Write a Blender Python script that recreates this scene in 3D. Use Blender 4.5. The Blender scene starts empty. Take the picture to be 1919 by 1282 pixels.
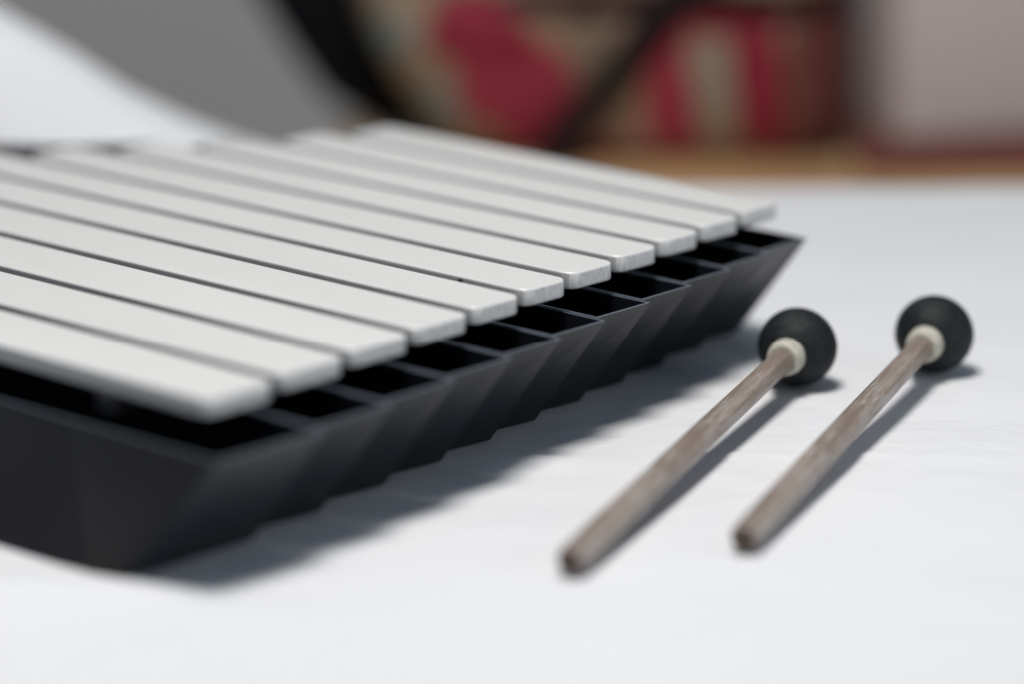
import bpy, bmesh, math, random
from mathutils import Vector, Matrix, noise
random.seed(4)
sc=bpy.context.scene
sc.view_settings.view_transform='Standard'; sc.view_settings.look='None'; sc.view_settings.exposure=0
def lin(r,g,b):
    f=lambda c:(c/255/12.92) if c/255<=.04045 else ((c/255+.055)/1.055)**2.4
    return (f(r),f(g),f(b),1)
# ---------------------------------------------------------------- helpers
def add(name,verts,faces,mat=None,parent=None,smooth=False):
    me=bpy.data.meshes.new(name); me.from_pydata(verts,[],faces); me.update()
    bm=bmesh.new(); bm.from_mesh(me); bmesh.ops.recalc_face_normals(bm,faces=bm.faces); bm.to_mesh(me); bm.free()
    if smooth:
        for p in me.polygons:p.use_smooth=True
    o=bpy.data.objects.new(name,me); sc.collection.objects.link(o)
    if mat: me.materials.append(mat)
    if parent: o.parent=parent
    return o
def empty(name,loc,rz,label,cat,group=None):
    o=bpy.data.objects.new(name,None); sc.collection.objects.link(o); o.location=loc; o.rotation_euler=(0,0,rz)
    o.empty_display_size=.02
    o["label"]=label;o["category"]=cat
    if group:o["group"]=group
    return o
def bevel(o,w,seg=3,ang=30):
    m=o.modifiers.new('bevel','BEVEL'); m.width=w; m.segments=seg; m.limit_method='ANGLE'; m.angle_limit=math.radians(ang)
    for p in o.data.polygons:p.use_smooth=True
class M:
    def __init__(s,name,rough=.5,col=(.5,.5,.5,1),metal=0,spec=.5):
        s.m=bpy.data.materials.new(name); s.m.use_nodes=True; s.n=s.m.node_tree.nodes; s.l=s.m.node_tree.links
        s.b=s.n['Principled BSDF']; s.b.inputs['Roughness'].default_value=rough; s.b.inputs['Base Color'].default_value=col
        s.b.inputs['Metallic'].default_value=metal; s.b.inputs['Specular IOR Level'].default_value=spec
        s.tc=s.n.new('ShaderNodeTexCoord')
    def mapping(s,scale=(1,1,1),rot=(0,0,0)):
        m=s.n.new('ShaderNodeMapping'); m.inputs['Scale'].default_value=scale; m.inputs['Rotation'].default_value=rot
        s.l.new(s.tc.outputs['Object'],m.inputs['Vector']); return m.outputs[0]
    def noise(s,scale,vec=None,detail=3,rough=.5):
        n=s.n.new('ShaderNodeTexNoise'); n.inputs['Scale'].default_value=scale; n.inputs['Detail'].default_value=detail; n.inputs['Roughness'].default_value=rough
        s.l.new(vec if vec else s.tc.outputs['Object'],n.inputs['Vector']); return n.outputs['Fac']
    def ramp(s,fac,stops):
        r=s.n.new('ShaderNodeValToRGB'); e=r.color_ramp.elements
        while len(e)<len(stops): e.new(.5)
        for i,(p,c) in enumerate(stops): e[i].position=p; e[i].color=c
        s.l.new(fac,r.inputs[0]); return r.outputs[0]
    def mix(s,fac,a,b,mode='MIX'):
        x=s.n.new('ShaderNodeMix'); x.data_type='RGBA'; x.blend_type=mode
        for sock,v in ((x.inputs[0],fac),(x.inputs[6],a),(x.inputs[7],b)):
            if isinstance(v,(int,float,tuple)): sock.default_value=v
            else: s.l.new(v,sock)
        return x.outputs[2]
    def math(s,op,a,b=None,c=None):
        x=s.n.new('ShaderNodeMath'); x.operation=op
        for i,v in enumerate((a,b,c)):
            if v is None: continue
            if isinstance(v,(int,float)): x.inputs[i].default_value=v
            else: s.l.new(v,x.inputs[i])
        return x.outputs[0]
    def bump(s,h,strength,dist=.001):
        b=s.n.new('ShaderNodeBump'); b.inputs['Strength'].default_value=strength; b.inputs['Distance'].default_value=dist
        s.l.new(h,b.inputs['Height']); s.l.new(b.outputs[0],s.b.inputs['Normal'])
    def col(s,c): s.l.new(c,s.b.inputs['Base Color'])
    def rough(s,c): s.l.new(c,s.b.inputs['Roughness'])

# ---------------------------------------------------------------- materials
bar_mat=M('satin_aluminium',.42,metal=.12,spec=.5)
n=bar_mat.noise(14,bar_mat.mapping((.3,1,1)),2)
bar_mat.col(bar_mat.ramp(n,[(.3,(.67,.668,.658,1)),(.7,(.71,.707,.697,1))]))
n2=bar_mat.noise(120,bar_mat.mapping((.08,1,1)),2)
bar_mat.rough(bar_mat.ramp(n2,[(.2,(.40,)*3+(1,)),(.8,(.48,)*3+(1,))]))
edge_mat=M('shaded_bar_side',.5,metal=.2)  # shade in the gaps between bars is put into this darker grey
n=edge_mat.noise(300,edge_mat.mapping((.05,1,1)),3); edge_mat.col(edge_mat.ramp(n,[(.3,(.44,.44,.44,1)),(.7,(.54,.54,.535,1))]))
cut_mat=M('saw_cut_aluminium',.55,metal=.15)
w=cut_mat.noise(700,cut_mat.mapping((1,.9,.25),(math.radians(50),0,0)),4,.65)
cut_mat.col(cut_mat.ramp(w,[(.3,(.58,.58,.58,1)),(.7,(.84,.83,.81,1))])); cut_mat.bump(w,.45,.0005)
box_mat=M('black_powder_coat',.40,spec=.42)
n=box_mat.noise(25,None,4)
box_mat.col(box_mat.ramp(n,[(.3,(.008,.009,.013,1)),(.7,(.013,.014,.020,1))]))
n2=box_mat.noise(1500,None,2); box_mat.bump(n2,.15,.0003)
side_mat=M('black_side_panel',.6,spec=.25)
n=side_mat.noise(18,None,4); side_mat.col(side_mat.ramp(n,[(.3,(.008,.008,.009,1)),(.7,(.013,.013,.014,1))]))
rim_mat=M('black_rim_highlight',.35,(.10,.12,.15,1),spec=.7)  # light caught by the black top rims, painted in as blue-grey
rail_mat=M('dark_grey_rail',.5,(.06,.06,.065,1))
felt_mat=M('dark_felt',.95,(.02,.02,.022,1)); felt_mat.bump(felt_mat.noise(1200),.5,.0005)
peg_mat=M('dark_steel',.3,(.08,.08,.085,1),metal=.9)

cloth=M('white_cotton',.9,spec=.2)
big=cloth.noise(9,None,4); 
cloth.col(cloth.ramp(big,[(.3,(.77,.778,.80,1)),(.7,(.795,.80,.815,1))]))
wx=cloth.n.new('ShaderNodeTexWave'); wx.inputs['Scale'].default_value=420; wx.inputs['Distortion'].default_value=1.2; wx.inputs['Detail'].default_value=2
wy=cloth.n.new('ShaderNodeTexWave'); wy.bands_direction='Y'; wy.inputs['Scale'].default_value=420; wy.inputs['Distortion'].default_value=1.2
for q in (wx,wy): cloth.l.new(cloth.mapping((1,1,1),(0,0,.25)),q.inputs['Vector'])
fine=cloth.noise(1400,None,3); med=cloth.noise(38,None,3); wr=cloth.noise(11,cloth.mapping((1,2.2,1),(0,0,.4)),4,.55)
h=cloth.math('ADD',wx.outputs['Fac'],wy.outputs['Fac']); h=cloth.math('MULTIPLY',h,.22)
h=cloth.math('ADD',h,cloth.math('MULTIPLY',fine,.8)); h=cloth.math('ADD',h,cloth.math('MULTIPLY',med,2.4)); h=cloth.math('ADD',h,cloth.math('MULTIPLY',wr,15.0))
cloth.bump(h,.65,.0006)
cloth.b.inputs['Sheen Weight'].default_value=.15

stick_mat=M('worn_grey_beige_wood',.34,spec=.5)
g1=stick_mat.noise(320,stick_mat.mapping((.03,1,1)),5,.6); g2=stick_mat.noise(60,stick_mat.mapping((.35,1,1)),5,.7)
base=stick_mat.ramp(g1,[(.25,lin(92,79,71)),(.5,lin(134,119,108)),(.75,lin(168,154,143))])
scr=stick_mat.ramp(g2,[(.40,(0,0,0,1)),(.65,(.8,.8,.8,1))])
sp=stick_mat.noise(600,stick_mat.mapping((.10,1,1)),4,.7)
stick_mat.col(stick_mat.mix(stick_mat.math('MULTIPLY',scr,stick_mat.ramp(sp,[(.40,(0,0,0,1)),(.6,(.8,)*3+(1,))])),base,lin(190,186,184)))
stick_mat.rough(stick_mat.ramp(g2,[(.3,(.24,)*3+(1,)),(.7,(.5,)*3+(1,))])); stick_mat.bump(g1,.4,.0006)
tip_mat=M('dark_bare_wood',.7); g=tip_mat.noise(500,None,4); tip_mat.col(tip_mat.ramp(g,[(.3,lin(62,48,40)),(.7,lin(102,84,72))])); tip_mat.bump(g,.5,.0006)
head_mat=M('black_rubber',.62,spec=.3)
g=head_mat.noise(600,head_mat.mapping((1,.3,.3)),4); head_mat.col(head_mat.ramp(g,[(.3,lin(15,18,20)),(.75,lin(32,37,39))])); head_mat.bump(g,.8,.0009)
collar_mat=M('cream_rubber',.7,spec=.3); g=collar_mat.noise(400,None,3); collar_mat.col(collar_mat.ramp(g,[(.3,lin(170,166,152)),(.7,lin(202,198,185))])); collar_mat.bump(g,.4,.0005)

# ---------------------------------------------------------------- tablecloth
def ss(a,b,x):
    t=max(0,min(1,(x-a)/(b-a))); return t*t*(3-2*t)
pts=[(-.9,.28),(-.45,.19),(-.30,.120),(-.235,.084),(-.203,.064),(-.179,.047),(-.154,.034),(-.130,.024),(-.10,.015),(-.06,.007),(-.01,.002),(.05,0),(2,0)]
def ridge(x):
    for (a,ha),(b,hb) in zip(pts,pts[1:]):
        if a<=x<=b: return ha+(hb-ha)*(x-a)/(b-a)
    return .3
EDGE=1.765
def cz(x,y):
    z=-.0012*(noise.noise(Vector((x*5,y*7,0)))*.5+.5)
    z+=-.0015*max(0,noise.noise(Vector((x*14+3,y*9,2))))*1.0
    z+=.0009*math.exp(-((y-1.318-.03*x-.004*math.sin(x*18))/.0035)**2)*ss(-.05,.02,x)
    z+=.0022*math.exp(-((y-1.322+.25*(x+.01))/.006)**2)*math.exp(-((x+.005)/.035)**2)
    z+=.007*math.exp(-((x+.165-.25*(y-1.16))/.05)**2-((y-1.165)/.018)**2)
    z+=ridge(x)*ss(1.665,1.745,y)
    return z
verts=[];faces=[]
xs=[-.9+i*.005 for i in range(421)]
ys=[.35+j*.005 for j in range(283)]
ys=[y for y in ys if y<EDGE-.02]+[EDGE-.016+.004*i for i in range(5)]
R=.012
prof=[]
for a in range(1,7):
    an=a/6*math.pi/2; prof.append((EDGE+R*math.sin(an),-R*(1-math.cos(an))))
for d in range(1,13): prof.append((EDGE+R,-R-d*.04))
for x in xs:
    for y in ys: verts.append((x,y,cz(x,y)))
    zt=cz(x,ys[-1])
    for (y,dz) in prof:
        fl=.012*math.sin(x*26+1.3*math.sin(x*9))*min(1,-dz/.2)
        verts.append((x,y+fl,zt+dz))
N=len(ys)+len(prof)
for i in range(len(xs)-1):
    for j in range(N-1):
        a=i*N+j; faces.append((a,a+N,a+N+1,a+1))
tc=add('tablecloth',verts,faces,cloth.m,smooth=True)
tc["label"]="plain white cotton cloth covering the table top"; tc["category"]="tablecloth"

# ---------------------------------------------------------------- metallophone (local x = bar direction, local y = across the bars)
HD=math.radians(47.5)
ux,uy=math.sin(HD),-math.cos(HD); vx,vy=math.cos(HD),math.sin(HD)
U0,V0=-1.02,.99
inst=empty('metallophone',(U0*ux+V0*vx,U0*uy+V0*vy,0),math.atan2(uy,ux),
  "metallophone with pale silver bars over black box resonators on cloth","metallophone")
E=[.8095,.8470,.8840,.9200,.9545,.9860,1.0160,1.0470,1.0770,1.1065,1.1360,1.1660]
uR=[-.8785-.0043*i for i in range(11)]
uL=[-1.325,-1.305,-1.285,-1.265,-1.246,-1.226,-1.207,-1.188,-1.168,-1.150,-1.139]
TOP=.058; TH=.0066; BOX=.045
def bar(i):
    y0=E[i]+.0029-V0; y1=E[i+1]-.0029-V0; x0=uL[i]-U0; x1=uR[i]-U0; z1=TOP; z0=TOP-TH
    v=[(x0,y0,z0),(x1,y0,z0),(x1,y1,z0),(x0,y1,z0),(x0,y0,z1),(x1,y0,z1),(x1,y1,z1),(x0,y1,z1)]
    f=[(0,3,2,1),(4,5,6,7),(0,1,5,4),(1,2,6,5),(2,3,7,6),(3,0,4,7)]
    me_o=add('bar',v,f,bar_mat.m,inst); me_o.data.materials.append(cut_mat.m); me_o.data.materials.append(edge_mat.m)
    me=me_o.data
    bm=bmesh.new(); bm.from_mesh(me)
    ve=[e for e in bm.edges if abs(e.verts[0].co.z-e.verts[1].co.z)>.003]
    bmesh.ops.bevel(bm,geom=ve,offset=.0050,segments=7,affect='EDGES',profile=.5)
    he=[e for e in bm.edges if abs(e.verts[0].co.z-e.verts[1].co.z)<1e-5 and abs(sum((f.normal.z for f in e.link_faces)))>.5]
    bmesh.ops.bevel(bm,geom=he,offset=.0009,segments=3,affect='EDGES',profile=.5)
    for f in bm.faces:
        if abs(f.normal.x)>.55 and abs(f.normal.z)<.5: f.material_index=1
        elif abs(f.normal.y)>.8: f.material_index=2
    bm.to_mesh(me); bm.free()
    for p in me.polygons: p.use_smooth = p.area<2e-5
    return me_o
for i in range(11): bar(i)
T=.0012
BE=[.798]+E[1:]
def resonator(i):
    y0=BE[i]+.0004-V0-.0015; y1=BE[i+1]-.0004-V0-.0015
    xr=-.8565-.0052*i-U0; xl=uL[i]-.024-U0; rc=.037
    bm=bmesh.new()
    def ring(z,inset):
        t=(BOX-z)/BOX
        a=xl+rc*t+inset*1.3
        yy=y0-(.012*t if i==0 else 0)
        return [bm.verts.new(c) for c in ((a,yy+inset,z),(xr-.0385*t-inset*1.3+(.004*t if i==0 else 0),yy+inset,z),(xr-.0350*t-inset*1.3-.0004,y1-inset,z),(a,y1-inset,z))]
    o0=ring(0.0003,0);o1=ring(BOX,0);i1=ring(BOX,T);i0=ring(.002,T)
    bm.faces.new(o0[::-1])
    for A,B,mi in ((o0,o1,0),(o1,i1,1),(i1,i0,0)):
        for k in range(4):
            f=bm.faces.new((A[k],A[(k+1)%4],B[(k+1)%4],B[k])); f.material_index=mi
            if i==0 and mi==0 and k==0: f.material_index=2
    bm.faces.new(i0)
    bmesh.ops.recalc_face_normals(bm,faces=bm.faces)
    me=bpy.data.meshes.new('resonator'); bm.to_mesh(me); bm.free()
    me.materials.append(box_mat.m); me.materials.append(rim_mat.m); me.materials.append(side_mat.m)
    o=bpy.data.objects.new('resonator',me); sc.collection.objects.link(o); o.parent=inst
    m=o.modifiers.new('bevel','BEVEL'); m.width=.0003; m.segments=2; m.limit_method='ANGLE'
    return o
for i in range(11): resonator(i)
def strip(name,side):
    v=[];f=[]
    n=22
    for k in range(n+1):
        t=k/n; y=E[0]+(E[-1]-E[0])*t-V0; i=t*10
        c=(-.8785-.0043*i-.046 if side>0 else -1.325+.0186*i+.062)-U0
        for dx,z in ((-.004,BOX+.0004),(.004,BOX+.0004),(.004,TOP-TH-.0001),(-.004,TOP-TH-.0001)): v.append((c+dx,y,z))
    for k in range(n):
        for q in range(4):
            a=k*4+q;b=k*4+(q+1)%4; f.append((a,b,b+4,a+4))
    f.append((0,1,2,3)); f.append((n*4+3,n*4+2,n*4+1,n*4))
    add(name,v,f,felt_mat.m,inst)
strip('felt_strip',1); strip('felt_strip',-1)
def peg(x,y,top):
    bm=bmesh.new(); bmesh.ops.create_cone(bm,cap_ends=True,segments=12,radius1=.0010,radius2=.0009,depth=top-BOX,matrix=Matrix.Translation((x,y,(BOX+top)/2)))
    me=bpy.data.meshes.new('peg'); bm.to_mesh(me); bm.free(); me.materials.append(peg_mat.m)
    o=bpy.data.objects.new('peg',me); sc.collection.objects.link(o); o.parent=inst
for i in range(1,11):
    peg(-.8785-.0043*i-.029-U0,E[i]-V0,.0579 if i==5 else .0550); peg(-1.325+.0186*i+.062-U0,E[i]-V0,.0545)
v=[];f=[]
for i in range(3,9):
    def outer(vv): return -1.236+(vv-1.033)*1.42
    b0=E[i]+.0001; b1=E[i+1]-.0001
    x1=uL[i]-.0015
    q=[(outer(b0),b0),(x1,b0),(x1,b1),(min(outer(b1),x1-.002),b1)]
    n0=len(v)
    for z in (BOX+.0004,TOP-.0012):
        for (a,b) in q: v.append((min(a,x1)-U0,b-V0,z))
    f+=[tuple(n0+k for k in t) for t in ((0,3,2,1),(4,5,6,7),(0,1,5,4),(1,2,6,5),(2,3,7,6),(3,0,4,7))]
add('end_rail',v,f,rail_mat.m,inst)
xr=-.8565-U0; yt=BE[0]-V0-.0015
def sidept(x,z,off): return (x,yt+.0004-.012*(BOX-z)/BOX-off,z)
pl=[(xr-.050,0.001),(xr-.0345,0.0008),(xr,BOX),(xr-.070,BOX-.0002)]
v=[sidept(x,z,.0011) for x,z in pl]+[sidept(x,z,.0003) for x,z in pl]
cp=add('corner_plate',v,[(0,1,2,3),(7,6,5,4),(0,4,5,1),(1,5,6,2),(2,6,7,3),(3,7,4,0)],side_mat.m,inst); bevel(cp,.0003,2)

# ---------------------------------------------------------------- mallets
def lathe(name,profile,mat,parent,seg=48):
    v=[];f=[]
    for (x,r) in profile:
        for k in range(seg):
            a=2*math.pi*k/seg; v.append((x,r*math.cos(a),r*math.sin(a)))
    for i in range(len(profile)-1):
        for k in range(seg):
            a=i*seg+k;b=i*seg+(k+1)%seg; f.append((a,b,b+seg,a+seg))
    f.append(tuple(range(seg))[::-1]); f.append(tuple((len(profile)-1)*seg+k for k in range(seg)))
    return add(name,v,f,mat,parent,True)
def mallet(tip,head,label):
    t=Vector((tip[0],tip[1],.0052)); hc=Vector((head[0],head[1],.0154))
    d=hc-t; L=d.length
    e=empty('mallet',(t.x,t.y,t.z),0,label,'mallet','pair of mallets lying on the cloth')
    e.rotation_mode='QUATERNION'; e.rotation_quaternion=d.to_track_quat('X','Z')
    prof=[(.0,.0036),(.0004,.0041),(.0010,.0045),(.0022,.0049),(.005,.0051),(.03,.0052),(.10,.0051),(.17,.0048),(L-.02,.0046),(L-.012,.0045)]
    lathe('stick',prof,stick_mat.m,e)
    lathe('butt_cap',[(-.0010,.0022),(-.0008,.0032),(-.0001,.0039),(.0003,.00415)],tip_mat.m,e)
    R_=.0154; hp=[]
    for k in range(1,48):
        a=math.pi*k/48; r=R_*math.sin(a); 
        g=1-.012*math.exp(-((a-math.pi/2)/.03)**2)-.007*math.exp(-((a-1.15)/.025)**2)-.007*math.exp(-((a-2.0)/.025)**2)
        hp.append((L-R_*.90*math.cos(a),r*g))
    hd=lathe('head',hp,head_mat.m,e,64)
    cl=[(L-.0190,.0048),(L-.0191,.0057),(L-.0183,.0064),(L-.0160,.0069),(L-.0140,.0071),(L-.0105,.0071)]
    lathe('collar',cl,collar_mat.m,e)
    return e
mallet((.0185,1.1855),(.109,1.417),"wooden mallet with black rubber head and cream collar beside the metallophone")
mallet((.0763,1.2095),(.1633,1.436),"worn wooden mallet with black rubber head, outer one of the pair")

# ---------------------------------------------------------------- background
wall_mat=M('grey_painted_wall',.9,spec=.2); g=wall_mat.noise(2,None,3); wall_mat.col(wall_mat.ramp(g,[(.3,(.62,.565,.51,1)),(.7,(.70,.64,.58,1))]))
w_=add('wall',[(-3,3.0,-1.2),(3,3.0,-1.2),(3,3.0,1.6),(-3,3.0,1.6),(-3,3.1,-1.2),(3,3.1,-1.2),(3,3.1,1.6),(-3,3.1,1.6)],[(0,1,2,3),(7,6,5,4),(0,4,5,1),(3,2,6,7),(0,3,7,4),(1,5,6,2)],wall_mat.m)
w_["kind"]="structure"; w_["label"]="plain grey painted wall"; w_["category"]="wall"
wood=M('orange_brown_wood',.5); g=wood.noise(12,wood.mapping((.4,3,3)),4); wood.col(wood.ramp(g,[(.3,lin(184,142,98)),(.7,lin(226,188,140))]))
def boxmesh(name,x0,x1,y0,y1,z0,z1,mat,parent=None,bv=.003):
    v=[(x,y,z) for z in (z0,z1) for x,y in ((x0,y0),(x1,y0),(x1,y1),(x0,y1))]
    o=add(name,v,[(0,3,2,1),(4,5,6,7),(0,1,5,4),(1,2,6,5),(2,3,7,6),(3,0,4,7)],mat,parent); bevel(o,bv,2); return o
BZ=-.059; K=.8015
bench=empty('bench',(.25,2.09,-.75),0,"low orange brown wooden bench standing behind the table","bench")
boxmesh('seat',-.345,.60,-.21,.14,.75+BZ-.03,.75+BZ,wood.m,bench)
for x,y in ((-.31,-.17),(.56,-.17),(-.31,.10),(.56,.10)):
    boxmesh('leg',x-.02,x+.02,y-.02,y+.02,0,.75+BZ-.031,wood.m,bench)
def pillow(name,rows,thick,mat,parent,n=36):
    v=[];f=[]
    m=len(rows)
    for s in (-1,1):
        for j,(z,l,r) in enumerate(rows):
            tz=j/(m-1); pz=(1-abs(2*tz-1)**4)**.5
            for i in range(n+1):
                t=i/n; px=(1-abs(2*t-1)**5)**.5
                y=s*thick*px*pz*(1+.10*noise.noise(Vector((t*5,tz*4,s))))
                v.append(((l+(r-l)*t)*K,y*K,z*K))
    for s in range(2):
        for j in range(m-1):
            for i in range(n):
                a=s*m*(n+1)+j*(n+1)+i; f.append((a,a+1,a+n+2,a+n+1))
    o=add(name,v,f,mat,parent,True)
    bm=bmesh.new(); bm.from_mesh(o.data); bmesh.ops.remove_doubles(bm,verts=bm.verts,dist=1e-6); bmesh.ops.recalc_face_normals(bm,faces=bm.faces); bm.to_mesh(o.data); bm.free()
    return o
tx=M('woven_carpet_textile',.95,spec=.15)
sep=tx.n.new('ShaderNodeSeparateXYZ')
warp=tx.n.new('ShaderNodeTexNoise'); warp.inputs['Scale'].default_value=32; tx.l.new(tx.tc.outputs['Object'],warp.inputs['Vector'])
wv=tx.n.new('ShaderNodeVectorMath'); wv.operation='SUBTRACT'; tx.l.new(warp.outputs['Color'],wv.inputs[0]); wv.inputs[1].default_value=(.5,.5,.5)
ws=tx.n.new('ShaderNodeVectorMath'); ws.operation='SCALE'; tx.l.new(wv.outputs[0],ws.inputs[0]); ws.inputs['Scale'].default_value=.010
wa=tx.n.new('ShaderNodeVectorMath'); wa.operation='ADD'; tx.l.new(tx.tc.outputs['Object'],wa.inputs[0]); tx.l.new(ws.outputs[0],wa.inputs[1])
tx.l.new(wa.outputs[0],sep.inputs[0])
fb=tx.noise(60,None,4)
cur=tx.ramp(fb,[(.3,lin(132,106,90)),(.7,lin(160,136,118))])
def blob(cur,cx,cy,rx,ry,col,soft=.35,slant=0):
    X=tx.math('SUBTRACT',sep.outputs['X'],cx*K/1000); Z=tx.math('SUBTRACT',sep.outputs['Z'],cy*K/1000)
    if slant: X=tx.math('SUBTRACT',X,tx.math('MULTIPLY',Z,slant))
    a=tx.math('POWER',tx.math('ABSOLUTE',tx.math('DIVIDE',X,rx*K/1000)),2.5); b=tx.math('POWER',tx.math('ABSOLUTE',tx.math('DIVIDE',Z,ry*K/1000)),2.5)
    d=tx.math('ADD',a,b)
    m=tx.n.new('ShaderNodeMapRange'); m.inputs[1].default_value=1+soft; m.inputs[2].default_value=1-soft; tx.l.new(d,m.inputs[0])
    return tx.mix(m.outputs[0],cur,col)
crim=lin(148,54,68); dcr=lin(130,38,52); gry=lin(138,144,136); olv=lin(140,122,92); brn=lin(100,62,54); pal=lin(140,132,114); mar=lin(46,24,28)
for a in [(-77,70,24,60,lin(166,146,120)),(-81,92,15,17,gry),(-46,41,18,20,gry),(-64,66,9,8,olv),
          (2,62,46,36,olv),(2,58,41,33,crim),(14,34,28,30,crim,.3,-.3),(-22,90,38,17,dcr),(-26,108,26,16,crim),
          (-22,18,8,14,olv),(50,88,14,22,lin(126,110,92)),(52,6,34,8,crim),
          (107,50,19,46,crim,.3,-.25),(104,92,16,14,dcr),(138,58,14,34,pal),(170,54,18,50,dcr,.3,-.1),
          (150,102,34,12,dcr),(204,60,18,70,brn),(226,60,13,80,lin(98,46,46)),(150,8,16,8,olv),(85,60,5,30,olv),(60,116,70,10,mar),(175,114,80,12,mar)]:
    cur=blob(cur,*a)
tx.col(cur); tx.bump(tx.noise(900),.6,.001)
bag=empty('textile_bag',(0,2.10,BZ),0,"woven red and tan patterned textile bag with dark strap","bag")
rows=[]
for j in range(29):
    t=j/28; z=.001+t*.235
    l=-.035-.083*math.sin(min(1,z/.17)*math.pi/2)**.9; r=.232-.010*(1-min(1,z/.03))**2
    if z>.19: q=(z-.19)/.045; l+=.02*q*q; r-=.02*q*q
    rows.append((z,l,r))
pillow('body',rows,.035,tx.m,bag)
strap_mat=M('dark_webbing',.8,lin(24,19,22),spec=.2); strap_mat.bump(strap_mat.noise(700),.5,.001)
sv=[];sf=[]
sp=[(.018,.002),(.027,.010),(.042,.033),(.058,.052),(.075,.075),(.091,.098),(.112,.125),(.147,.160),(.187,.20)]
for k,(x,z) in enumerate(sp):
    a=sp[max(0,k-1)];b=sp[min(len(sp)-1,k+1)]; d=Vector((b[0]-a[0],b[1]-a[1])).normalized(); nx,nz=-d.y,d.x
    for s,yy in ((-1,-.046),(1,-.046),(1,-.042),(-1,-.042)): sv.append(((x+nx*.012*s)*K,yy*K,max(.0005,(z+nz*.012*s)*K)))
for k in range(len(sp)-1):
    for q in range(4):
        a=k*4+q;b=k*4+(q+1)%4; sf.append((a,b,b+4,a+4))
sf+= [(0,1,2,3),(len(sp)*4-1,len(sp)*4-2,len(sp)*4-3,len(sp)*4-4)]
add('strap',sv,sf,strap_mat.m,bag)
blk=M('black_nylon',.75,lin(14,14,17),spec=.2); blk.bump(blk.noise(300),.4,.001)
case=empty('instrument_case',(0,2.165,BZ),0,"black rounded soft instrument case leaning behind the patterned bag","instrument case")
rows=[]
prf=[(0,-.092),(.027,-.134),(.065,-.160),(.112,-.187),(.16,-.205),(.2,-.21),(.25,-.205),(.27,-.19)]
for j in range(31):
    t=j/30; z=.001+t*.268
    for (a,xa),(b,xb) in zip(prf,prf[1:]):
        if a<=z<=b: l=xa+(xb-xa)*(z-a)/(b-a)
    rows.append((z,l,.10))
pillow('shell',rows,.03,blk.m,case,20)
hv=[];hf=[]
for k in range(17):
    a=math.pi*k/16; c=(-.03+.03*math.cos(a),0,.266+.02*math.sin(a))
    for q in range(8):
        b=2*math.pi*q/8; rr=.004; hv.append(((c[0]+rr*math.cos(b)*math.cos(a))*K,rr*math.sin(b)*K,(c[2]+rr*math.cos(b)*math.sin(a))*K))
for k in range(16):
    for q in range(8):
        a=k*8+q;b=k*8+(q+1)%8; hf.append((a,b,b+8,a+8))
add('handle',hv,hf,blk.m,case,True)
pale=M('pale_card',.8); g=pale.noise(6); pale.col(pale.ramp(g,[(.3,(.48,.43,.425,1)),(.7,(.54,.485,.475,1))]))
pbx=empty('storage_box',(.296,2.135,BZ+.0185),math.radians(14),"plain pale pinkish grey storage box on a folded red cloth","box")
boxmesh('body',-.100,.100,-.048,.048,0,.16,pale.m,pbx,.002)
boxmesh('lid',-.102,.102,-.050,.050,.1605,.18,pale.m,pbx,.002)
redc=M('dull_red_cloth',.95,lin(112,66,60)); redc.bump(redc.noise(200),.5,.001)
rc=boxmesh('folded_cloth',.19,.45,2.055,2.20,BZ+.0003,BZ+.018,redc.m,None,.004); rc["label"]="folded dull red cloth under the pale box on the bench"; rc["category"]="cloth"

# ---------------------------------------------------------------- light
def area(name,loc,target,size,power,col):
    l=bpy.data.lights.new(name,'AREA'); l.shape='DISK'; l.size=size; l.energy=power; l.color=col
    o=bpy.data.objects.new(name,l); sc.collection.objects.link(o); o.location=loc
    o.rotation_euler=(Vector(target)-Vector(loc)).to_track_quat('-Z','Y').to_euler(); return o
tgt=Vector((.05,1.35,0))
area('overhead_softbox',(-.06,1.12,1.15),(.03,1.36,0),.34,14.6,(1,.972,.935))
area('added_side_fill',tgt+Vector((2.1,-1.1,.55)),tgt,1.2,9.5,(.92,.96,1))  # soft fill added to brighten the bar ends, not an actual window
wd=bpy.data.worlds.new("World"); sc.world=wd; wd.use_nodes=True
bg=wd.node_tree.nodes['Background']; bg.inputs[0].default_value=(.58,.76,1,1); bg.inputs[1].default_value=.18

# ---------------------------------------------------------------- camera
cam=bpy.data.cameras.new('camera'); co=bpy.data.objects.new('camera',cam); sc.collection.objects.link(co)
co.location=(0,0,.397); co.rotation_euler=(math.radians(75),0,0)
cam.sensor_width=36; cam.lens=135.07; cam.clip_start=.05; cam.clip_end=50
cam.dof.use_dof=True; cam.dof.focus_distance=1.41; cam.dof.aperture_fstop=2.5
sc.camera=co
